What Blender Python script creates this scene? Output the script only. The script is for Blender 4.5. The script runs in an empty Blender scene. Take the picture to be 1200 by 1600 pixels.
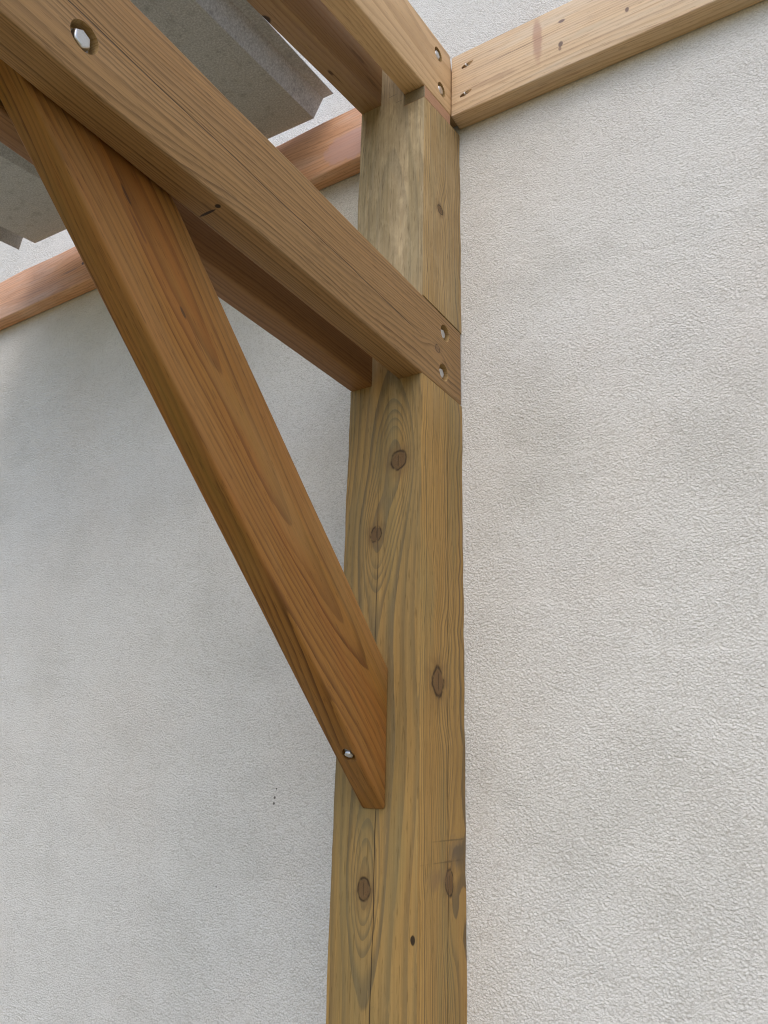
import bpy, bmesh, math, random
from mathutils import Vector, Matrix
random.seed(7)
S = bpy.context.scene
COL = S.collection

# ------------------------------------------------------------------ camera
cd = bpy.data.cameras.new('camera'); cam = bpy.data.objects.new('camera', cd); COL.objects.link(cam)
RR = ((0.84743715, 0.53039321, 0.02309380), (-0.15017571, 0.28121266, -0.94782208), (-0.50921266, 0.79975151, 0.31796223))
right, down, fwd = (Vector(r) for r in RR)
cam.matrix_world = Matrix.Translation((0.6657, -1.1877, -0.6479)) @ Matrix((right, -down, -fwd)).transposed().to_4x4()
cd.sensor_fit = 'HORIZONTAL'; cd.sensor_width = 36; cd.lens = 1254.29/1200*36
cd.clip_start = 0.02; cd.clip_end = 500
S.camera = cam
S.cycles.filter_width = 1.1; S.cycles.max_bounces = 7; S.cycles.diffuse_bounces = 4; S.cycles.glossy_bounces = 3
S.cycles.use_adaptive_sampling = True; S.cycles.adaptive_threshold = 0.02

# ------------------------------------------------------------------ sky, sun, exposure
SUN_EL, SUN_AZ = math.radians(56), math.radians(152)        # azimuth clockwise from +Y (the wall normal points to 180)
W = bpy.data.worlds.new('World'); S.world = W; W.use_nodes = True
wn = W.node_tree.nodes; wl = W.node_tree.links
sky = wn.new('ShaderNodeTexSky'); sky.sky_type = 'NISHITA'; sky.sun_disc = False
sky.sun_elevation = SUN_EL; sky.sun_rotation = SUN_AZ
sky.air_density = 1.0; sky.dust_density = 2.5; sky.ozone_density = 1.0
wl.new(sky.outputs[0], wn['Background'].inputs[0]); wn['Background'].inputs[1].default_value = 0.15
sd = bpy.data.lights.new('sun', 'SUN'); sd.energy = 0.5; sd.angle = math.radians(60); sd.color = (0.97, 0.98, 1.0)
sun = bpy.data.objects.new('sun', sd); COL.objects.link(sun)
sdir = Vector((math.sin(SUN_AZ)*math.cos(SUN_EL), math.cos(SUN_AZ)*math.cos(SUN_EL), math.sin(SUN_EL)))
sun.rotation_euler = sdir.to_track_quat('Z', 'Y').to_euler()
S.view_settings.view_transform = 'Standard'; S.view_settings.look = 'None'
S.view_settings.exposure = 0.74; S.view_settings.gamma = 1.0; S.view_settings.use_curve_mapping = False

# ------------------------------------------------------------------ node helper
class NT:
    def __init__(self, name):
        self.m = bpy.data.materials.new(name); self.m.use_nodes = True
        self.t = self.m.node_tree; self.n = self.t.nodes; self.l = self.t.links
        self.p = self.n['Principled BSDF']
    def put(self, sock, v):
        if v is None: return
        if isinstance(v, bpy.types.NodeSocket): self.l.new(v, sock)
        else:
            if hasattr(sock.default_value, '__len__') and not isinstance(v, (int, float)):
                v = tuple(v)
                if len(sock.default_value) == 4 and len(v) == 3: v = v + (1.0,)
            sock.default_value = v
    def M(self, op, a, b=None, c=None, clamp=False):
        n = self.n.new('ShaderNodeMath'); n.operation = op; n.use_clamp = clamp
        for s, v in zip(n.inputs, (a, b, c)): self.put(s, v)
        return n.outputs[0]
    def add(self, a, b): return self.M('ADD', a, b)
    def sub(self, a, b): return self.M('SUBTRACT', a, b)
    def mul(self, a, b): return self.M('MULTIPLY', a, b)
    def sq(self, a): return self.M('MULTIPLY', a, a)
    def exp(self, a): return self.M('EXPONENT', a)
    def step(self, x, e0, e1):
        n = self.n.new('ShaderNodeMapRange'); n.interpolation_type = 'SMOOTHSTEP'
        self.put(n.inputs[0], x); self.put(n.inputs[1], e0); self.put(n.inputs[2], e1)
        return n.outputs[0]
    def remap(self, x, a, b, c, d):
        n = self.n.new('ShaderNodeMapRange')
        for i, v in enumerate((x, a, b, c, d)): self.put(n.inputs[i], v)
        return n.outputs[0]
    def vec(self, x, y, z):
        n = self.n.new('ShaderNodeCombineXYZ')
        for s, v in zip(n.inputs, (x, y, z)): self.put(s, v)
        return n.outputs[0]
    def noise(self, v, scale=1., detail=2., rough=.5, dist=0.):
        n = self.n.new('ShaderNodeTexNoise')
        self.put(n.inputs['Vector'], v); self.put(n.inputs['Scale'], scale); self.put(n.inputs['Detail'], detail)
        self.put(n.inputs['Roughness'], rough); self.put(n.inputs['Distortion'], dist)
        return n.outputs[0]
    def mix(self, f, a, b, mode='MIX'):
        n = self.n.new('ShaderNodeMix'); n.data_type = 'RGBA'; n.blend_type = mode
        self.put(n.inputs[0], f); self.put(n.inputs[6], a); self.put(n.inputs[7], b)
        return n.outputs[2]
    def bump(self, h, strength, dist, normal=None):
        n = self.n.new('ShaderNodeBump'); self.put(n.inputs['Height'], h)
        n.inputs['Strength'].default_value = strength; n.inputs['Distance'].default_value = dist
        if normal is not None: self.l.new(normal, n.inputs['Normal'])
        return n.outputs[0]
    def obj_xyz(self):
        tc = self.n.new('ShaderNodeTexCoord'); sp = self.n.new('ShaderNodeSeparateXYZ')
        self.l.new(tc.outputs['Object'], sp.inputs[0])
        return tc.outputs['Object'], sp.outputs[0], sp.outputs[1], sp.outputs[2]

def wood(name, early, late, ring, pith, knots=(), cracks=(), stains=(), tilt=(0, 0), warp=.006, contrast=1.,
         blotch=None, blotch_amt=.35, blotch_scale=(2, 14), streak=.12, rough=.6, bump=.25, knot_col=(.16, .085, .035), tint=None,
         grad=None, seed=0., spec=.3, dirt=0.):
    """Sawn timber: growth rings about a pith axis (object X), knots as cones from the pith that push the rings aside."""
    t = NT(name); P, u0, v0, w0 = t.obj_xyz()
    u = t.add(u0, seed*3.7)
    sv = t.vec(t.mul(u, 1.6), t.mul(v0, 5.), t.mul(w0, 5.))
    n1 = t.sub(t.noise(sv, 1.5, 1.), .5); n2 = t.sub(t.noise(t.vec(t.mul(u, 1.4), t.add(t.mul(v0, 5.), 9.), t.mul(w0, 5.)), 1.5, 1.), .5)
    n3 = t.sub(t.noise(t.vec(t.mul(u, 14.), t.mul(v0, 45.), t.mul(w0, 45.)), 1., 2.), .5)
    dv = t.sub(t.add(t.add(v0, t.mul(n1, warp*4)), t.mul(n3, warp*.30)), t.add(t.mul(u0, tilt[0]), pith[0]))
    dw = t.sub(t.add(t.add(w0, t.mul(n2, warp*4)), t.mul(n3, warp*.22)), t.add(t.mul(u0, tilt[1]), pith[1]))
    r = t.M('SQRT', t.add(t.sq(dv), t.sq(dw)))
    T = r; khal = 0.; kmask = 0.; kedge = 0.; kT = None
    for (ku, kv, kw, kr, el) in knots:                   # surface point and radius, stretch along the board
        pv, pw = pith[0]+tilt[0]*ku, pith[1]+tilt[1]*ku
        D = Vector((kv-pv, kw-pw)); rs = D.length; D.normalize()
        du = t.mul(t.add(t.sub(u0, ku), t.mul(n3, kr*.5)), 1./el)
        kv_ = t.sub(t.add(v0, t.mul(n3, kr*.35)), pv); kw_ = t.sub(w0, pw)
        al = t.add(t.mul(kv_, D.x), t.mul(kw_, D.y))
        cr = t.sub(t.mul(kv_, D.y), t.mul(kw_, D.x))
        d = t.M('SQRT', t.add(t.sq(du), t.sq(cr)))
        d = t.add(d, t.M('MULTIPLY', t.M('LESS_THAN', al, 0.), 5.))
        sl = kr/rs
        T = t.sub(T, t.mul(t.exp(t.mul(t.add(t.sq(t.mul(du, .42)), t.sq(cr)), -1/(2*(kr*1.9)**2))), kr*1.7*min(1, rs/.06)))
        tk = t.mul(d, 1./sl)
        T = t.M('SMOOTH_MIN', T, tk, rs*.35)
        dd = t.add(t.mul(t.sub(tk, r), sl), t.mul(t.sub(t.noise(P, .55/kr, 3.), .5), kr*.55))                      # metres outside the knot's rim
        m = t.step(dd, kr*.05, -kr*.30)
        kmask = t.M('MAXIMUM', kmask, m) if kmask != 0. else m
        e = t.mul(t.exp(t.mul(t.sq(t.mul(dd, 1/(kr*.15))), -1.)), t.step(t.noise(P, .8/kr, 2.), .25, .55))
        hal = t.mul(t.exp(t.mul(t.sq(t.mul(dd, 1/(kr*.9))), -1.)), t.remap(t.noise(P, .7/kr, 3.), .3, .7, .1, .6))
        khal = t.M('MAXIMUM', khal, hal) if khal != 0. else hal
        chk = t.mul(t.mul(t.exp(t.mul(t.sq(t.mul(t.add(cr, t.mul(n3, kr*.6)), 1/(kr*.07))), -1.)), t.step(dd, -kr*.25, -kr*.6)), .8)
        e = t.M('MAXIMUM', e, chk)
        kedge = t.M('MAXIMUM', kedge, e) if kedge != 0. else e
    nr = t.noise(t.vec(t.mul(T, 1./(ring*6)), seed, 0.), 1., 1.)
    X = t.add(t.mul(T, 1./ring), t.mul(nr, 5.))
    f = t.M('FRACT', X); idx = t.M('FLOOR', X)
    wn_ = t.n.new('ShaderNodeTexWhiteNoise'); wn_.noise_dimensions = '1D'; t.l.new(idx, wn_.inputs['W'])
    L = t.mul(t.M('POWER', t.step(f, .25, .90), 1.6), t.sub(1., t.step(f, .94, 1.)))
    L = t.mul(L, t.remap(wn_.outputs[0], 0., 1., .45, 1.))
    L = t.mul(L, t.remap(t.noise(t.vec(t.mul(u, 3.), t.mul(v0, 20.), t.mul(w0, 20.)), 1., 2.), .3, .7, .72, 1.1))
    fib = t.noise(t.vec(t.mul(u, 6.), t.mul(v0, 420.), t.mul(w0, 420.)), 1., 2., .6)
    fib2 = t.noise(t.vec(t.mul(u, 2.), t.mul(v0, 130.), t.mul(w0, 130.)), 1., 2., .6)
    c = t.mix(t.mul(L, contrast), early, late)
    if blotch is not None:
        for k, bc in enumerate(blotch):
            b = t.noise(t.vec(t.add(t.mul(u, blotch_scale[0]), 5.3*k), t.mul(v0, blotch_scale[1]), t.mul(w0, blotch_scale[1])), 1., 3., .55, .4)
            c = t.mix(t.mul(t.step(b, .45, .72), blotch_amt), c, bc)
    if grad is not None:                                   # weathering along the board: (u0, u1, colour, amount)
        for g0, g1, gc, ga in grad:
            gn = t.add(u0, t.mul(t.sub(t.noise(t.vec(t.mul(u, 4.), t.mul(v0, 30.), t.mul(w0, 30.)), 1., 3.), .5), abs(g1-g0)*.9))
            mn = t.noise(t.vec(t.mul(u, 16.), t.mul(v0, 46.), t.mul(w0, 46.)), 1., 4., .7, .5); ln = t.noise(t.vec(t.mul(u, 7.), t.mul(v0, 170.), t.mul(w0, 170.)), 1., 3., .7)
            gm = t.mix(t.step(mn, .36, .66), tuple(k*.74 for k in gc), tuple(min(.7, k*1.12) for k in gc)); gm = t.mix(t.mul(t.step(ln, .50, .68), .55), gm, tuple(k*.5 for k in gc))
            ga_ = t.mul(t.sub(1., t.mul(t.M('GREATER_THAN', v0, .0712), .62)), ga)
            c = t.mix(t.mul(t.step(gn, g0, g1), ga_), c, gm); c = t.mix(t.mul(L, .38), c, tuple(k*.34 for k in gc))
    if tint is not None:                                   # one face stained differently, its darker shading also put into the colour: (limit on w, colour, amount)
        tn = t.noise(t.vec(t.mul(u, 2.5), t.mul(v0, 26.), 1.), 1., 3., .6)
        c = t.mix(t.mul(t.M('LESS_THAN', w0, tint[0]), t.mul(t.step(tn, .30, .65), tint[2])), c, tint[1])
    pore = t.noise(t.vec(t.mul(u, 34.), t.mul(v0, 520.), t.mul(w0, 520.)), 1., 2., .5)   # short dark pores and pale scuffs along the fibres
    c = t.mix(t.mul(t.step(pore, .60, .70), .40), c, tuple(x*.55 for x in late)); c = t.mix(t.mul(t.step(pore, .36, .27), .22), c, tuple(min(.8, x*1.5) for x in early))
    s = t.add(t.mul(t.sub(fib, .5), streak*1.6), t.mul(t.sub(fib2, .5), streak*1.8))
    hs = t.n.new('ShaderNodeHueSaturation'); t.put(hs.inputs['Value'], t.add(1., s)); t.l.new(c, hs.inputs['Color']); c = hs.outputs[0]
    if kmask != 0.:
        kc = t.mix(L, tuple(x*1.25 for x in knot_col), tuple(x*.5 for x in knot_col)); c = t.mix(khal, c, tuple(x*1.1 for x in knot_col))
        c = t.mix(t.mul(kmask, .75), c, kc); c = t.mix(t.mul(kedge, .92), c, tuple(x*.30 for x in knot_col))
    h = t.add(t.mul(L, .35), t.mul(fib, .5))
    if kmask != 0.: h = t.sub(h, t.mul(kedge, .8))
    for (axis, face, p0, slope, wob, a, b, hw, col) in cracks:   # a drying check along the board on one face
        cv, fw = (v0, w0) if axis == 'v' else (w0, v0)
        cn = t.mul(t.sub(t.noise(t.vec(t.add(t.mul(u, 5.), p0*90), 0., 0.), 1., 3.), .5), wob*2)
        ce = t.sub(cv, t.add(t.add(t.mul(u0, slope), p0), cn))
        taper = t.mul(t.step(u0, a, a+.12), t.sub(1., t.step(u0, b-.12, b)))
        wn2 = t.noise(t.vec(t.mul(u, 9.), p0*50, 3.), 1., 2.)
        hwv = t.mul(taper, t.mul(t.add(.25, wn2), hw*1.35))
        m = t.sub(1., t.step(t.M('ABSOLUTE', ce), t.mul(hwv, .45), t.add(hwv, .00012)))
        m = t.mul(m, t.M('GREATER_THAN', t.mul(fw, face[0]), face[1]))
        m = t.mul(m, t.M('GREATER_THAN', taper, .02))
        c = t.mix(t.mul(m, .9), c, col); h = t.sub(h, t.mul(m, 2.5))
    for (cu, cv, cw, ru, rv, rw, col, amt, soft, rag) in stains:  # marks with their own shape
        ns = t.sub(t.noise(P, 60., 3.), .5)
        q = t.add(t.add(t.sq(t.mul(t.sub(u0, cu), 1/ru)), t.sq(t.mul(t.sub(v0, cv), 1/rv))), t.sq(t.mul(t.sub(w0, cw), 1/rw)))
        q = t.add(t.M('SQRT', q), t.mul(ns, rag))
        c = t.mix(t.mul(t.sub(1., t.step(q, 1.-soft, 1.)), amt), c, col)
    if dirt:
        dn = t.noise(P, 90., 5., .7); c = t.mix(t.mul(t.step(dn, .58, .8), dirt), c, (.06, .05, .04))
    t.l.new(c, t.p.inputs['Base Color'])
    t.put(t.p.inputs['Roughness'], t.add(rough, t.mul(t.sub(fib2, .5), .25)))
    t.p.inputs['Specular IOR Level'].default_value = spec
    t.l.new(t.bump(h, bump, .0012), t.p.inputs['Normal'])
    return t.m

def plain(name, col, rough=.5, metal=0., var=.15, scale=300., bump=0.):
    t = NT(name); P, x, y, z = t.obj_xyz()
    n = t.noise(P, scale, 3.)
    c = t.mix(n, tuple(k*(1-var) for k in col), tuple(min(1, k*(1+var)) for k in col))
    t.l.new(c, t.p.inputs['Base Color']); t.p.inputs['Metallic'].default_value = metal
    t.put(t.p.inputs['Roughness'], t.add(rough, t.mul(t.sub(n, .5), .2)))
    if bump: t.l.new(t.bump(n, bump, .001), t.p.inputs['Normal'])
    return t.m

# ------------------------------------------------------------------ object helpers
WORLD = {}
def link(name, mesh, world, mat=None, parent=None):
    o = bpy.data.objects.new(name, mesh); COL.objects.link(o)
    WORLD[o.name] = world
    if parent is not None:
        o.parent = parent; o.matrix_basis = WORLD[parent.name].inverted() @ world
    else: o.matrix_basis = world
    if mat is not None and mesh is not None:
        if len(mesh.materials): mesh.materials[0] = mat
        else: mesh.materials.append(mat)
    return o
def tag(o, label=None, cat=None, kind=None, group=None):
    for k, v in (('label', label), ('category', cat), ('kind', kind), ('group', group)):
        if v: o[k] = v
    return o
def frame(origin, u, v, w):
    u, v, w = (Vector(a).normalized() for a in (u, v, w))
    return Matrix.Translation(Vector(origin)) @ Matrix((u, v, w)).transposed().to_4x4()

def prism(poly, w0, w1, bev=.003, seg=3, step=.07, jit=.0004):
    """poly (u, v) extruded along w, arrises eased; long edges are split and jittered a little so they are not ruler straight"""
    rnd = random.Random(len(poly)*31+int(abs(poly[0][0])*1000))
    pts = []
    for i, a in enumerate(poly):
        b = poly[(i+1) % len(poly)]; a = Vector(a); b = Vector(b); n = max(1, int((b-a).length/step)) if step else 1
        nor = Vector((-(b-a).y, (b-a).x)).normalized()
        for k in range(n):
            p = a.lerp(b, k/n)
            if k: p = p + nor*rnd.uniform(-jit, jit)
            pts.append(p)
    bm = bmesh.new()
    lo = [bm.verts.new((p.x, p.y, w0)) for p in pts]; hi = [bm.verts.new((p.x, p.y, w1)) for p in pts]
    bm.faces.new(list(reversed(lo))); bm.faces.new(hi)
    n = len(pts)
    for i in range(n): bm.faces.new((lo[i], lo[(i+1) % n], hi[(i+1) % n], hi[i]))
    bmesh.ops.recalc_face_normals(bm, faces=bm.faces)
    if bev:
        es = [e for e in bm.edges if e.calc_face_angle(0) > math.radians(20)]
        bmesh.ops.bevel(bm, geom=es, offset=bev, segments=seg, profile=.5, affect='EDGES', clamp_overlap=True)
    return bm
def finish(bm, name):
    me = bpy.data.meshes.new(name); bm.to_mesh(me); bm.free()
    for p in me.polygons: p.use_smooth = True
    me.set_sharp_from_angle(angle=math.radians(35))
    return me
def cut(mesh, cutters, ang=35, inner=None, innermat=None):
    """boolean difference of a mesh with cutter meshes given in the same local space"""
    o = bpy.data.objects.new('tmp', mesh); COL.objects.link(o); tmp = []
    for bmc in cutters:
        me = bpy.data.meshes.new('tmpc'); bmc.to_mesh(me); bmc.free()
        c = bpy.data.objects.new('tmpc', me); COL.objects.link(c); tmp.append(c)
        md = o.modifiers.new('b', 'BOOLEAN'); md.operation = 'DIFFERENCE'; md.object = c; md.solver = 'EXACT'
    dg = bpy.context.evaluated_depsgraph_get()
    out = bpy.data.meshes.new_from_object(o.evaluated_get(dg))
    for c in tmp: bpy.data.objects.remove(c)
    bpy.data.objects.remove(o)
    out.set_sharp_from_angle(angle=math.radians(ang))
    if inner:                                              # freshly bored wood inside the counterbores
        out.materials.append(None); out.materials.append(innermat)
        for p in out.polygons:
            for c, rad in inner:
                d = p.center-Vector(c)
                if d.length < rad*1.5 and d.z < -.0006 and Vector((d.x, d.y)).length < rad*1.05: p.material_index = 1
    return out
def cyl(center, axis, rad, depth, seg=28, rag=0., taper=1.):
    """cylinder whose axis runs from center along axis for depth, starting a little outside"""
    bm = bmesh.new(); ax = Vector(axis).normalized(); q = ax.to_track_quat('Z', 'Y').to_matrix()
    rnd = random.Random(seg*7+int(rad*1e5)); rs = [rad*(1+rnd.uniform(-rag, rag)) for _ in range(seg)]
    a = []; b = []
    for i in range(seg):
        an = 2*math.pi*i/seg; d = q @ Vector((math.cos(an), math.sin(an), 0))
        a.append(bm.verts.new(Vector(center)-ax*.02+d*rs[i])); b.append(bm.verts.new(Vector(center)+ax*depth+d*rs[i]*taper))
    bm.faces.new(list(reversed(a))); bm.faces.new(b)
    for i in range(seg): bm.faces.new((a[i], a[(i+1) % seg], b[(i+1) % seg], b[i]))
    bmesh.ops.recalc_face_normals(bm, faces=bm.faces)
    return bm
def box_bm(lo, hi, mat=None):
    bm = bmesh.new(); bmesh.ops.create_cube(bm, size=1)
    for v in bm.verts: v.co = Vector([lo[i]+(hi[i]-lo[i])*(v.co[i]+.5) for i in range(3)])
    if mat is not None: bmesh.ops.transform(bm, matrix=mat, verts=bm.verts)
    return bm
def hexhead(af=.018, h=.008, twist=.3):
    """hexagon head with chamfered crown, base at z = 0"""
    bm = bmesh.new(); R = af/2/math.cos(math.pi/6)
    rings = []
    for z, s in ((0, 1.), (h*.82, 1.), (h, .86)):
        rings.append([bm.verts.new((R*s*math.cos(twist+i*math.pi/3), R*s*math.sin(twist+i*math.pi/3), z)) for i in range(6)])
    for a, b in zip(rings, rings[1:]):
        for i in range(6): bm.faces.new((a[i], a[(i+1) % 6], b[(i+1) % 6], b[i]))
    top = rings[-1]; c = [bm.verts.new((v.co.x*.7, v.co.y*.7, h)) for v in top]
    for i in range(6): bm.faces.new((top[i], top[(i+1) % 6], c[(i+1) % 6], c[i]))
    bm.faces.new(c)
    bmesh.ops.recalc_face_normals(bm, faces=bm.faces)
    bmesh.ops.bevel(bm, geom=[e for e in bm.edges if e.calc_face_angle(0) > .6 and e.calc_length() > h*.5], offset=.0006, segments=2, profile=.5, affect='EDGES')
    return bm
def disc(r0, r1, h, seg=28):
    bm = bmesh.new(); L = []
    for z, r in ((0, r0), (0, r1), (h*.8, r1), (h, r1-.0004), (h, r0)):
        L.append([bm.verts.new((r*math.cos(2*math.pi*i/seg), r*math.sin(2*math.pi*i/seg), z)) for i in range(seg)])
    for a, b in zip(L, L[1:]+L[:1]):
        for i in range(seg): bm.faces.new((a[i], a[(i+1) % seg], b[(i+1) % seg], b[i]))
    bmesh.ops.recalc_face_normals(bm, faces=bm.faces)
    return bm

# ------------------------------------------------------------------ measures (metres; wall face y = 0, lower beams' underside z = 0)
GZ = -2.20; D = .1484; H = .0725; SL = .1611
ZR = .6176; HR = .1565

# ------------------------------------------------------------------ materials
M_post = wood('post_wood', (.35, .208, .064), (.105, .056, .012), .0043, (.004, .080), tilt=(.006, .006), warp=.0055, contrast=1.,
    knots=[(-.150, .029, -.0742, .0135, 1.25), (-.793, -.0149, -.0742, .0100, 1.4), (-.271, -.0100, -.0742, .010, 1.3),
           (-.502, .0725, -.0154, .0105, 2.0), (-.786, .0725, .0207, .009, 2.0), (.372, .0725, -.0106, .006, 1.5)],
    cracks=[('v', (-1, .06), .005, .004, .006, -2.2, -.62, .0009, (.03, .018, .008)),
            ('v', (-1, .06), -.009, -.006, .006, -.66, -.16, .0008, (.05, .03, .012)),
            ('w', (1, .06), .0185, .006, .005, -2.2, -.01, .0010, (.035, .02, .008))],
    stains=[(-.745, .0725, .045, .028, .02, .034, (.13, .095, .06), .6, .8, 1.6), (-.775, .0725, -.01, .022, .02, .050, (.18, .11, .055), .5, .9, 1.8),
            (-.728, .0725, .02, .0018, .01, .06, (.10, .065, .03), .6, .8, 2.6), (-.757, .0725, .01, .0018, .01, .07, (.10, .065, .03), .6, .8, 2.6),
            (-.849, .066, -.0742, .007, .004, .01, (.02, .012, .006), .95, .35, .6), (.02, .045, -.0742, .06, .022, .01, (.19, .11, .03), .55, .9, .8),
            (.627, .000, -.0742, .0010, .014, .01, (.12, .10, .07), .7, .5, 1.), (.606, .016, -.0742, .0010, .012, .01, (.12, .10, .07), .7, .5, 1.), (.585, -.058, -.0742, .06, .012, .01, (.16, .09, .03), .6, .9, .8)],
    blotch=[(.21, .165, .065), (.26, .14, .035)], blotch_amt=.45, blotch_scale=(3, 22),
    tint=(-.073, (.185, .142, .064), .50), grad=[(-.15, .30, (.56, .465, .305), .66)], rough=.68, bump=.4, streak=.26, dirt=.18, spec=.25, knot_col=(.105, .055, .022))
M_beam = wood('beam_wood', (.285, .165, .066), (.080, .037, .011), .0040, (-.10, -.13), tilt=(.012, .01), warp=.007, contrast=.85,
    knots=[(-.096, -.004, .0237, .0055, 1.5)],
    cracks=[('v', (1, .018), -.006, -.008, .005, -1.05, -.12, .0010, (.035, .018, .008))],
    stains=[(-.625, -.075, -.006, .0022, .006, .016, (.02, .010, .005), .95, .3, .4), (-.628, -.075, .014, .0045, .006, .005, (.015, .008, .004), .95, .4, .5)],
    blotch=[(.25, .13, .045), (.33, .21, .105)], blotch_amt=.35, rough=.62, bump=.36, streak=.24, spec=.26, knot_col=(.17, .095, .045))
M_beam2 = wood('beam_wood_red', (.25, .13, .050), (.14, .06, .018), .005, (-.12, .06), warp=.006, contrast=.8, seed=2.,
    blotch=[(.25, .12, .055)], blotch_amt=.4, rough=.55, bump=.2, spec=.3)
M_brace = wood('brace_wood', (.27, .122, .025), (.085, .029, .005), .0062, (-.03, -.09), tilt=(.02, .015), warp=.009, contrast=.95, seed=4.,
    stains=[(.866, .005, .0212, .016, .0026, .01, (.07, .03, .012), .9, .5, .8), (.835, .010, .0212, .03, .0022, .01, (.12, .05, .018), .7, .7, .9), (.728, .004, .0212, .010, .0028, .01, (.07, .035, .015), .85, .5, .7), (.69, .002, .0212, .045, .0013, .01, (.13, .055, .02), .7, .7, .9), (.025, -.055, .0212, .010, .006, .01, (.12, .05, .02), .7, .6, 1.)],
    blotch=[(.28, .092, .016), (.20, .120, .022), (.31, .160, .052)], blotch_amt=.55, blotch_scale=(2.5, 18), rough=.6, bump=.34, streak=.24, spec=.28, knot_col=(.14, .06, .02))
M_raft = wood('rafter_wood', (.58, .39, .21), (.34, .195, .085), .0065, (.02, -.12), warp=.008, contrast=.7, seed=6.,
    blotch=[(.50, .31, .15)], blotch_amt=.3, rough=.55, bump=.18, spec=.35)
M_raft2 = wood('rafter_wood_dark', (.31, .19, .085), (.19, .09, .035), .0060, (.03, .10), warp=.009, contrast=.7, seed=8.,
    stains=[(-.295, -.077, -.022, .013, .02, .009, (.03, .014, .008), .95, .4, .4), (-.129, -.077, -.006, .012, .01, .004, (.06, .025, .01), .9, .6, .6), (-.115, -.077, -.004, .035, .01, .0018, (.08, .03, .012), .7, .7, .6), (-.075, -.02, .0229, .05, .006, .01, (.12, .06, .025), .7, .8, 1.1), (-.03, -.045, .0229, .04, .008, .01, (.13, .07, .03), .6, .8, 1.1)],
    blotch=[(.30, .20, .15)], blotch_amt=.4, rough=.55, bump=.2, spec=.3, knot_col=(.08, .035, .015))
M_ledR = wood('ledger_wood', (.62, .45, .275), (.33, .20, .105), .0055, (-.09, -.05), warp=.007, contrast=.65, seed=10.,
    cracks=[('v', (1, .015), .012, .03, .004, .12, .33, .0008, (.07, .04, .02))],
    stains=[(.311, .037, .0207, .009, .0050, .01, (.14, .09, .08), .85, .5, .8), (.308, -.018, .0207, .006, .0085, .01, (.10, .06, .05), .85, .5, .7), (.306, -.028, .0207, .004, .006, .01, (.16, .09, .06), .7, .5, .7), (.434, -.008, .0207, .005, .0075, .01, (.12, .07, .06), .85, .5, .7), (.36, -.012, .0207, .06, .010, .01, (.52, .42, .29), .6, .8, 1.1), (.262, .02, .0207, .012, .07, .01, (.36, .19, .13), .6, .5, .7), (.17, -.03, .0207, .08, .012, .01, (.30, .18, .10), .4, .8, 1.)],
    blotch=[(.62, .53, .41), (.44, .31, .21)], blotch_amt=.45, blotch_scale=(4, 30), rough=.6, bump=.25, spec=.3, knot_col=(.12, .07, .06))
M_ledL = wood('ledger_wood_orange', (.66, .36, .20), (.38, .17, .07), .0075, (-.10, -.03), warp=.012, contrast=.75, seed=12.,
    stains=[(-1.075, -.010, .0207, .008, .007, .01, (.06, .05, .06), .9, .5, .5), (-1.13, -.018, .0207, .06, .006, .01, (.22, .15, .14), .6, .8, .8), (-.17, -.03, .0207, .085, .045, .01, (.56, .34, .29), .75, .25, .6)],
    blotch=[(.66, .47, .36), (.46, .24, .13)], blotch_amt=.5, blotch_scale=(4, 24), rough=.5, bump=.25, spec=.4, knot_col=(.10, .08, .08))
M_pack = wood('packer_wood', (.42, .235, .14), (.33, .16, .085), .004, (-.1, 0), blotch=[(.40, .19, .11)], seed=3., rough=.65)
M_fresh = wood('fresh_bored_wood', (.38, .25, .11), (.28, .17, .06), .003, (-.1, 0), rough=.7, seed=5.)
M_zinc = plain('zinc_plated_steel', (.58, .58, .57), .36, 1., .12, 500., .1)

# wall render
def wall_mat():
    t = NT('roughcast_render'); P, x, y, z = t.obj_xyz()
    a = t.noise(P, 270., 3., .68, .1); big = t.noise(P, 45., 3., .6)
    vo = t.n.new('ShaderNodeTexVoronoi'); t.put(vo.inputs['Vector'], t.vec(t.add(x, t.mul(a, .008)), y, t.add(z, t.mul(a, .006)))); vo.inputs['Scale'].default_value = 330.
    b = a
    tro = t.remap(t.noise(t.vec(x, y, t.mul(z, 1.7)), 7., 4., .6, .8), .3, .7, .55, 1.45)
    h = t.sub(t.add(t.mul(t.mul(a, tro), 1.5), t.mul(big, .7)), t.mul(vo.outputs['Distance'], .55))
    st = t.noise(P, 2.6, 5., .62); st2 = t.noise(t.vec(t.add(x, 7.), y, z), 3.3, 4., .6)
    c = t.mix(t.mul(t.step(st, .42, .70), .55), (.69, .68, .645), (.68, .645, .595))
    c = t.mix(t.mul(t.step(st2, .46, .70), .6), c, (.58, .57, .53))
    g = vo.outputs['Distance']
    c = t.mix(t.mul(t.step(g, .45, .85), .35), c, (.38, .355, .31))  # pits of the render darker: dirt plus occlusion put into the colour
    for px, pz, r in ((-.3045, -.665, .0022), (-.3075, -.680, .0032), (-.3085, -.690, .003), (-.43, -.835, .002)):
        dd = t.M('SQRT', t.add(t.sq(t.sub(x, px)), t.sq(t.sub(z, pz))))
        dd = t.add(dd, t.mul(t.sub(b, .5), .002))
        c = t.mix(t.mul(t.sub(1., t.step(dd, r*.5, r)), .85), c, (.05, .04, .03))
    t.l.new(c, t.p.inputs['Base Color']); t.p.inputs['Roughness'].default_value = .9; t.p.inputs['Specular IOR Level'].default_value = .15
    t.l.new(t.bump(h, .80, .0027), t.p.inputs['Normal'])
    return t.m
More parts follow.
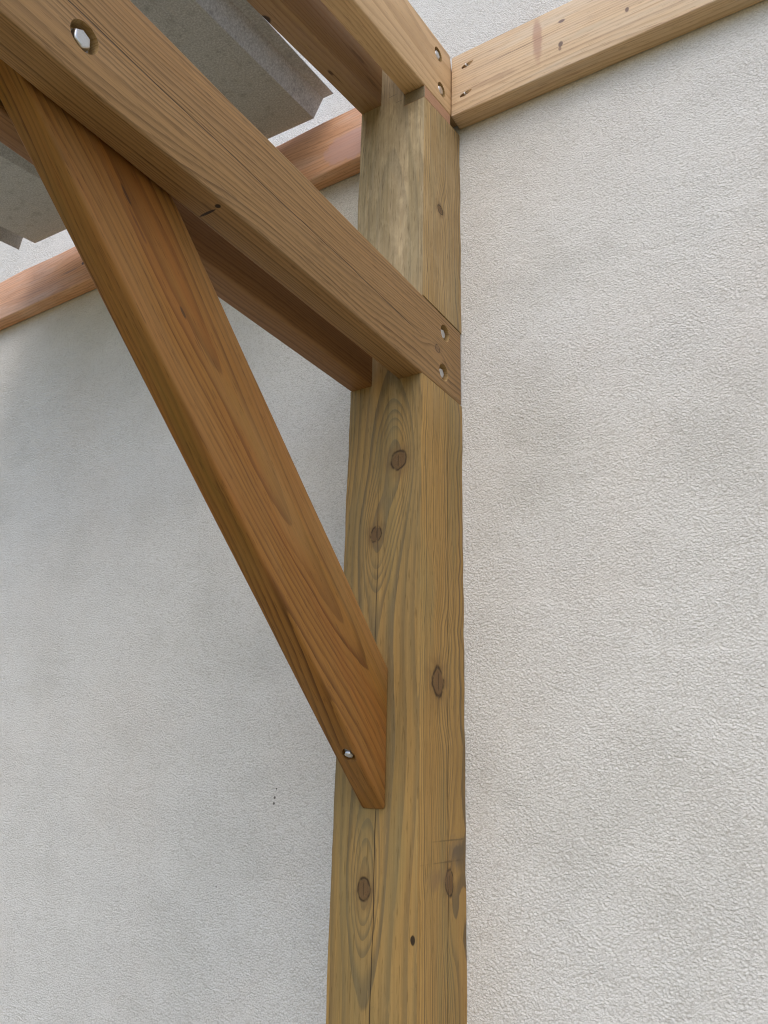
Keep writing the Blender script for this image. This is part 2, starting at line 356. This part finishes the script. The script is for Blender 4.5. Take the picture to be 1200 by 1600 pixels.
def ground_mat():
    t = NT('pale_gravel'); P, x, y, z = t.obj_xyz()
    v = t.n.new('ShaderNodeTexVoronoi'); t.put(v.inputs['Vector'], P); v.inputs['Scale'].default_value = 60.
    c = t.mix(v.outputs['Distance'], (.38, .31, .15), (.21, .17, .08)); t.l.new(c, t.p.inputs['Base Color'])
    t.p.inputs['Roughness'].default_value = .9; t.l.new(t.bump(v.outputs['Distance'], .6, .01), t.p.inputs['Normal'])
    return t.m
def sheet_mat():
    t = NT('weathered_roof_sheet'); P, x, y, z = t.obj_xyz()
    a = t.noise(P, 260., 3., .65); b = t.noise(t.vec(t.mul(x, 60.), t.mul(y, 14.), z), 1., 4., .65); d = t.noise(P, 38., 5., .7)
    c = t.mix(t.step(a, .35, .7), (.35, .365, .385), (.54, .56, .58))
    c = t.mix(t.mul(t.step(d, .50, .72), .55), c, (.22, .225, .23)); c = t.mix(t.mul(t.step(b, .55, .75), .35), c, (.52, .50, .46))
    t.l.new(c, t.p.inputs['Base Color']); t.p.inputs['Roughness'].default_value = .62; t.p.inputs['Specular IOR Level'].default_value = .3
    t.l.new(t.bump(t.add(a, d), .25, .0012), t.p.inputs['Normal'])
    return t.m

# ------------------------------------------------------------------ setting
g = bmesh.new(); bmesh.ops.create_grid(g, x_segments=2, y_segments=2, size=200)
me = bpy.data.meshes.new('ground'); g.to_mesh(me); g.free()
tag(link('ground', me, Matrix.Translation((0, 0, GZ)), ground_mat()), kind='structure')

me = bpy.data.meshes.new('house_wall'); b = box_bm((-5, .0, GZ-.2), (4.5, .25, 3.6)); b.to_mesh(me); b.free()
tag(link('house_wall', me, Matrix.Identity(4), wall_mat()), 'off white roughcast rendered house wall behind the timber post', 'wall')

# ------------------------------------------------------------------ the lean-to
ROOT = link('timber_lean_to', None, Matrix.Translation((0, -D/2, GZ)))
tag(ROOT, 'brown timber lean-to frame of post, brace and double beams fixed to the white wall', 'lean-to')

# post: u = +Z, v = +X, w = +Y
PF = frame((0, -D/2, 0), (0, 0, 1), (1, 0, 0), (0, 1, 0))
ZT = .1503; XI1 = .0250; XI2 = -.0277
poly = [(GZ-.05, -H), (GZ-.05, H), (.82, H), (.82, -H)]
me = finish(prism(poly, -D/2, D/2, bev=.0022, seg=2, step=.03, jit=.0009), 'post')
cuts = [box_bm((0., XI1, -.2), (ZT, .2, .2)), box_bm((0., -.2, -.2), (ZT, XI2, .2)),
        box_bm((.5875, .0262, -.2), (1., .2, .2)), box_bm((ZR, -.2, -.2), (1., -.0257, .2))]
for bmc, sl in ((cuts[2], SL*1.2), (cuts[3], SL)):                            # the shoulders follow the slope of the rafters
    for vtx in bmc.verts: vtx.co.x += sl*(vtx.co.z+D/2)
me = cut(me, cuts)
post = tag(link('post', me, PF, M_post, ROOT), 'square greenish tan rough sawn post against the wall')

# lower beams: u = +Y, v = +Z, w = +X
def coach_bolt(parent, F, center, axis, deep, size=.018):
    """hex head and washer at the bottom of a counterbore; center on the surface, axis points into the timber"""
    ax = Vector(axis).normalized()
    B = F @ Matrix.Translation(Vector(center)+ax*deep) @ (-ax).to_track_quat('Z', 'Y').to_matrix().to_4x4()
    w_ = link('washer', finish(disc(.006, size*.72, .0022), 'washer'), B, M_zinc, parent)
    link('bolt_head', finish(hexhead(size, size*.50, random.uniform(0, 1)), 'bolt_head'), B @ Matrix.Translation((0, 0, .0022)), M_zinc, parent)
def beam(name, xa, xb, mat, holes=(), label=None):
    wc = (xa+xb)/2; hw = (xb-xa)/2
    F = frame((wc, 0, ZT/2), (0, 1, 0), (0, 0, 1), (1, 0, 0)); hv = ZT/2
    me = finish(prism([(-2.4, -hv), (-.003, -hv), (-.003, hv), (-2.4, hv)], -hw, hw, bev=.0042, seg=3, step=.09, jit=.0005), name)
    cs = [cyl((y, z-ZT/2, hw), (0, 0, -1), dp, .0145, 40, .012) for y, z, dp in holes]
    if cs: me = cut(me, cs, 35, [((y, z-ZT/2, hw), dp) for y, z, dp in holes], M_fresh)
    o = link(name, me, F, mat, ROOT)
    if label: o['label'] = label
    for y, z, dp in holes: coach_bolt(o, F, (y, z-ZT/2, hw), (0, 0, -1), .0143, .0165 if dp < .0165 else .0190)
    return o
beam('beam', XI1, H+.0005, M_beam, [(-.0675, .1167, .0160), (-.0724, .0358, .0160), (-.837, .0528, .0170)], 'lower right beam with three sunken bolt heads')
beam('beam', -H, XI2, M_beam2, label='shaded lower left beam behind the brace')

# rafters: sloped
su = Vector((0, 1, SL)).normalized(); svv = Vector((0, -SL, 1)).normalized()
def rafter(name, xa, xb, mat, holes=(), label=None, dz=0.):
    wc = (xa+xb)/2; hw = (xb-xa)/2; hv = HR*su.y/2
    org = Vector((wc, -.15, ZR+SL*(D-.15)+dz)) + svv*hv
    F = frame(org, su, svv, (1, 0, 0))
    end = .148/su.y
    me = finish(prism([(-3.0, -hv), (end-hv*SL*-1-.012, -hv), (end-hv*SL-.004, hv), (-3.0, hv)], -hw, hw, bev=.003, seg=3, step=.09, jit=.0005), name)
    Fi = F.inverted(); loc = []
    for y, z in holes:
        q = Fi @ Vector((xb, y, z)); loc.append((q.x, q.y, hw))
    if loc: me = cut(me, [cyl(q, (0, 0, -1), .0150, .0118, 36, .012) for q in loc], 35, [(q, .015) for q in loc], M_fresh)
    o = link(name, me, F, mat, ROOT)
    if label: o['label'] = label
    for q in loc: coach_bolt(o, F, q, (0, 0, -1), .0116, .0165)
    return o
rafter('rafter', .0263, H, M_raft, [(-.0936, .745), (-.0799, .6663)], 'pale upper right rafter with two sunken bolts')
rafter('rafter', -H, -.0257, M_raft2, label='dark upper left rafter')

# packer under the right rafter
PK = frame(((.0265+.0722)/2, -.0934, 0), (0, 1, 0), (0, 0, 1), (1, 0, 0))
hb = (.0722-.0265)/2
zb = lambda y: .5880+SL*1.2*(y+D); zt_ = lambda y: ZR+SL*(y+D)-.0012
y0, y1 = -D+.0004, -.0425
me = finish(prism([(y0+.0934, zb(y0)), (y1+.0934, zb(y1)), (y1+.0934, zt_(y1)), (y0+.0934, zt_(y0))], -hb, hb, bev=.0008, seg=1, step=0), 'packer')
me.materials.append(M_pack); me.materials.append(plain('aged_end_grain', (.20, .155, .085), .8, 0., .35, 260., .3))
for p in me.polygons:
    if p.normal.x < -.7: p.material_index = 1
tag(link('packer', me, PK, M_pack, ROOT), 'thin reddish packer under the right rafter')

# ledgers: u = +X, v = +Z, w = -Y
LT = .0412; ZL = .6300; LH = .1555
def ledger(xa, xb, mat, label, slots=(), tiltz=0., wane=0.):
    F = frame((0, -LT/2-.0006, ZL+LH/2), (1, 0, 0), (0, 0, 1), (0, -1, 0)) @ Matrix.Rotation(tiltz, 4, 'Z')
    hv = LH/2; top = [(xb, hv), (xa, hv)]
    if wane:                                                               # bark edge: the top arris dips and bulges
        n = 60; rnd = random.Random(5); ph = [rnd.uniform(0, 6.3) for _ in range(3)]
        top = []
        for i in range(n+1):
            x = xb+(xa-xb)*i/n
            top.append((x, hv-wane*(max(0, (-.25-x))*.55*min(1, max(0, 1.9+x)) + .25*(math.sin(x*9+ph[0])*.5+math.sin(x*23+ph[1])*.3))-.002))
    me = finish(prism([(xa, -hv), (xb, -hv)]+top, -LT/2, LT/2, bev=.0035 if not wane else .006, seg=3, step=.09 if not wane else 0, jit=.0005), 'ledger')
    if slots:
        me = cut(me, [cyl((x, v, LT/2), ax, .0050, .022, 20, .10) for x, v, ax in slots], 18)
    o = link('ledger', me, F, mat, ROOT); o['label'] = label
    for x, v, ax in slots:
        a = Vector(ax).normalized()
        B = F @ Matrix.Translation(Vector((x, v, LT/2))+a*.0035) @ (-a).to_track_quat('Z', 'Y').to_matrix().to_4x4()
        link('screw_head', finish(disc(.0016, .0046, .0025, 16), 'screw_head'), B, M_zinc, o)
    return o
ledger(H+.0015, 3.2, M_ledR, 'pale ledger right of the post with two slanted screw pockets',
       [(.1115, .7439-ZL-LH/2+.003, (-.91, -.20, -.36)), (.1085, .6703-ZL-LH/2+.004, (-.91, -.20, -.36))], tiltz=-.014)
ledger(-3.6, -H-.0015, M_ledL, 'orange ledger with waney top edge left of the post', wane=.022)

# brace: u up and outwards, v towards the ground side, w = +X
uu = Vector((0, -.618, .600)).normalized(); vv = Vector((0, -uu.z, uu.y)) ; vv = Vector((0, uu.z*-1, uu.y))
P0 = Vector((0, -D-.0006, -.687)); BW = .1440; BHW = .0212
F = frame(P0 + Vector((-.0012, 0, 0)) - vv*BW/2, uu, vv, (1, 0, 0))
Fi = F.inverted()
def buv(y, z):
    q = Fi @ Vector((0, y, z)); return (q.x, q.y)
pu = lambda s, off: P0 + uu*s - vv*off                                        # along the underside, off = depth into the brace
yf = -D-.0006
zu = -.687 + BW/abs(vv.z if False else uu.y)                                   # height of the upper corner on the post
zu = -.687 + BW/abs(uu.y)
zt2 = .135
def at_z(off):                                                                # where an edge of the brace reaches the flat top cut
    p = pu(0, off); s = (zt2-p.z)/uu.z; q = p+uu*s; return buv(q.y, q.z)
poly = [buv(yf, -.687), buv(yf, zu), at_z(BW), at_z(0)]
me = finish(prism(poly, -BHW, BHW, bev=.0045, seg=3, step=.09, jit=.0004), 'brace')
hu, _ = buv(-.2236, -.6146); hx = .0035+.0012
hole_c = (hu, BW/2, hx)
me = cut(me, [cyl(hole_c, (.35, -1, 0), .0105, .010, 18, .20)])
brace = tag(link('brace', me, F, M_brace, ROOT), 'orange brown diagonal brace between post and beams')
coach_bolt(brace, F, hole_c, (.35, -1, 0), .0072, .0120)

# roof sheets: trapezoidal ribs running towards the wall
def sheet(x_right, ribs, origin, rot, y_near, label, left_web=True):
    prof = []; pitch = .351; w = .0285; h = .040; cr = .028
    x = x_right
    prof += [(x+w+cr, h), (x+w, h), (x, 0)]
    for k in range(ribs):
        xl = x-(pitch-2*w-cr)
        prof.append((xl, 0))
        prof += [(xl-w*.8, h), (xl-w*.8-cr, h)]
        if k < ribs-1: prof.append((xl-w*1.6-cr-.006, 0))
        else: prof.append((xl-w*1.45-cr, .002))
        x = xl-w*1.6-cr-.006
    nor = []
    for i, p in enumerate(prof):
        a = Vector(prof[max(0, i-1)]); c = Vector(prof[min(len(prof)-1, i+1)]); d = (c-a).normalized(); nor.append(Vector((d.y, -d.x)))
    bm = bmesh.new(); th = .0016; rows = []
    ny = 24
    for j in range(ny+1):
        y = -(y_near)*j/ny
        lo = [bm.verts.new((p[0], y, p[1])) for p in prof]; hi = [bm.verts.new((p[0]-n.x*th*-1, y, p[1]+abs(n.y)*th+.0002)) for p, n in zip(prof, nor)]
        rows.append((lo, hi))
    m = len(prof)
    for (l0, h0), (l1, h1) in zip(rows, rows[1:]):
        for i in range(m-1):
            bm.faces.new((l0[i], l1[i], l1[i+1], l0[i+1])); bm.faces.new((h0[i], h0[i+1], h1[i+1], h1[i]))
        bm.faces.new((l0[0], h0[0], h1[0], l1[0])); bm.faces.new((l0[-1], l1[-1], h1[-1], h0[-1]))
    for l, hh in (rows[0], rows[-1]):
        for i in range(m-1): bm.faces.new((l[i], l[i+1], hh[i+1], hh[i]))
    bmesh.ops.recalc_face_normals(bm, faces=bm.faces)
    es = [e for e in bm.edges if e.is_manifold and .3 < e.calc_face_angle(0) < 1.3]
    me = finish(bm, 'roof_sheet')
    Fs = frame(origin, (math.cos(rot), math.sin(rot), math.sin(rot)*SL), (-math.sin(rot)*su.y, math.cos(rot)*su.y, su.z), (0, -SL*su.y, su.y))
    o = link('roof_sheet', me, Fs, M_sheet, ROOT); o['label'] = label
    return o
M_sheet = sheet_mat()
zs = lambda y: ZR+HR+.004+SL*(y+D)
sheet(0., 3, (-.2760, -.0510, zs(-.0510)), .050, 0.60, 'grey ribbed roof sheet above the left rafter')
bt = prism([(-1.6, -.0225), (-H-.001, -.0225), (-H-.001, .0225), (-1.6, .0225)], -.0225, .0225, bev=.002, seg=2)
yb = -.585
tag(link('batten', finish(bt, 'batten'), frame((0, yb, zs(yb)-.0285), (1, 0, 0), (0, -SL*su.y, su.y), (0, -su.y, -SL*su.y)), M_raft2, ROOT), 'batten under the outer end of the roof sheet')
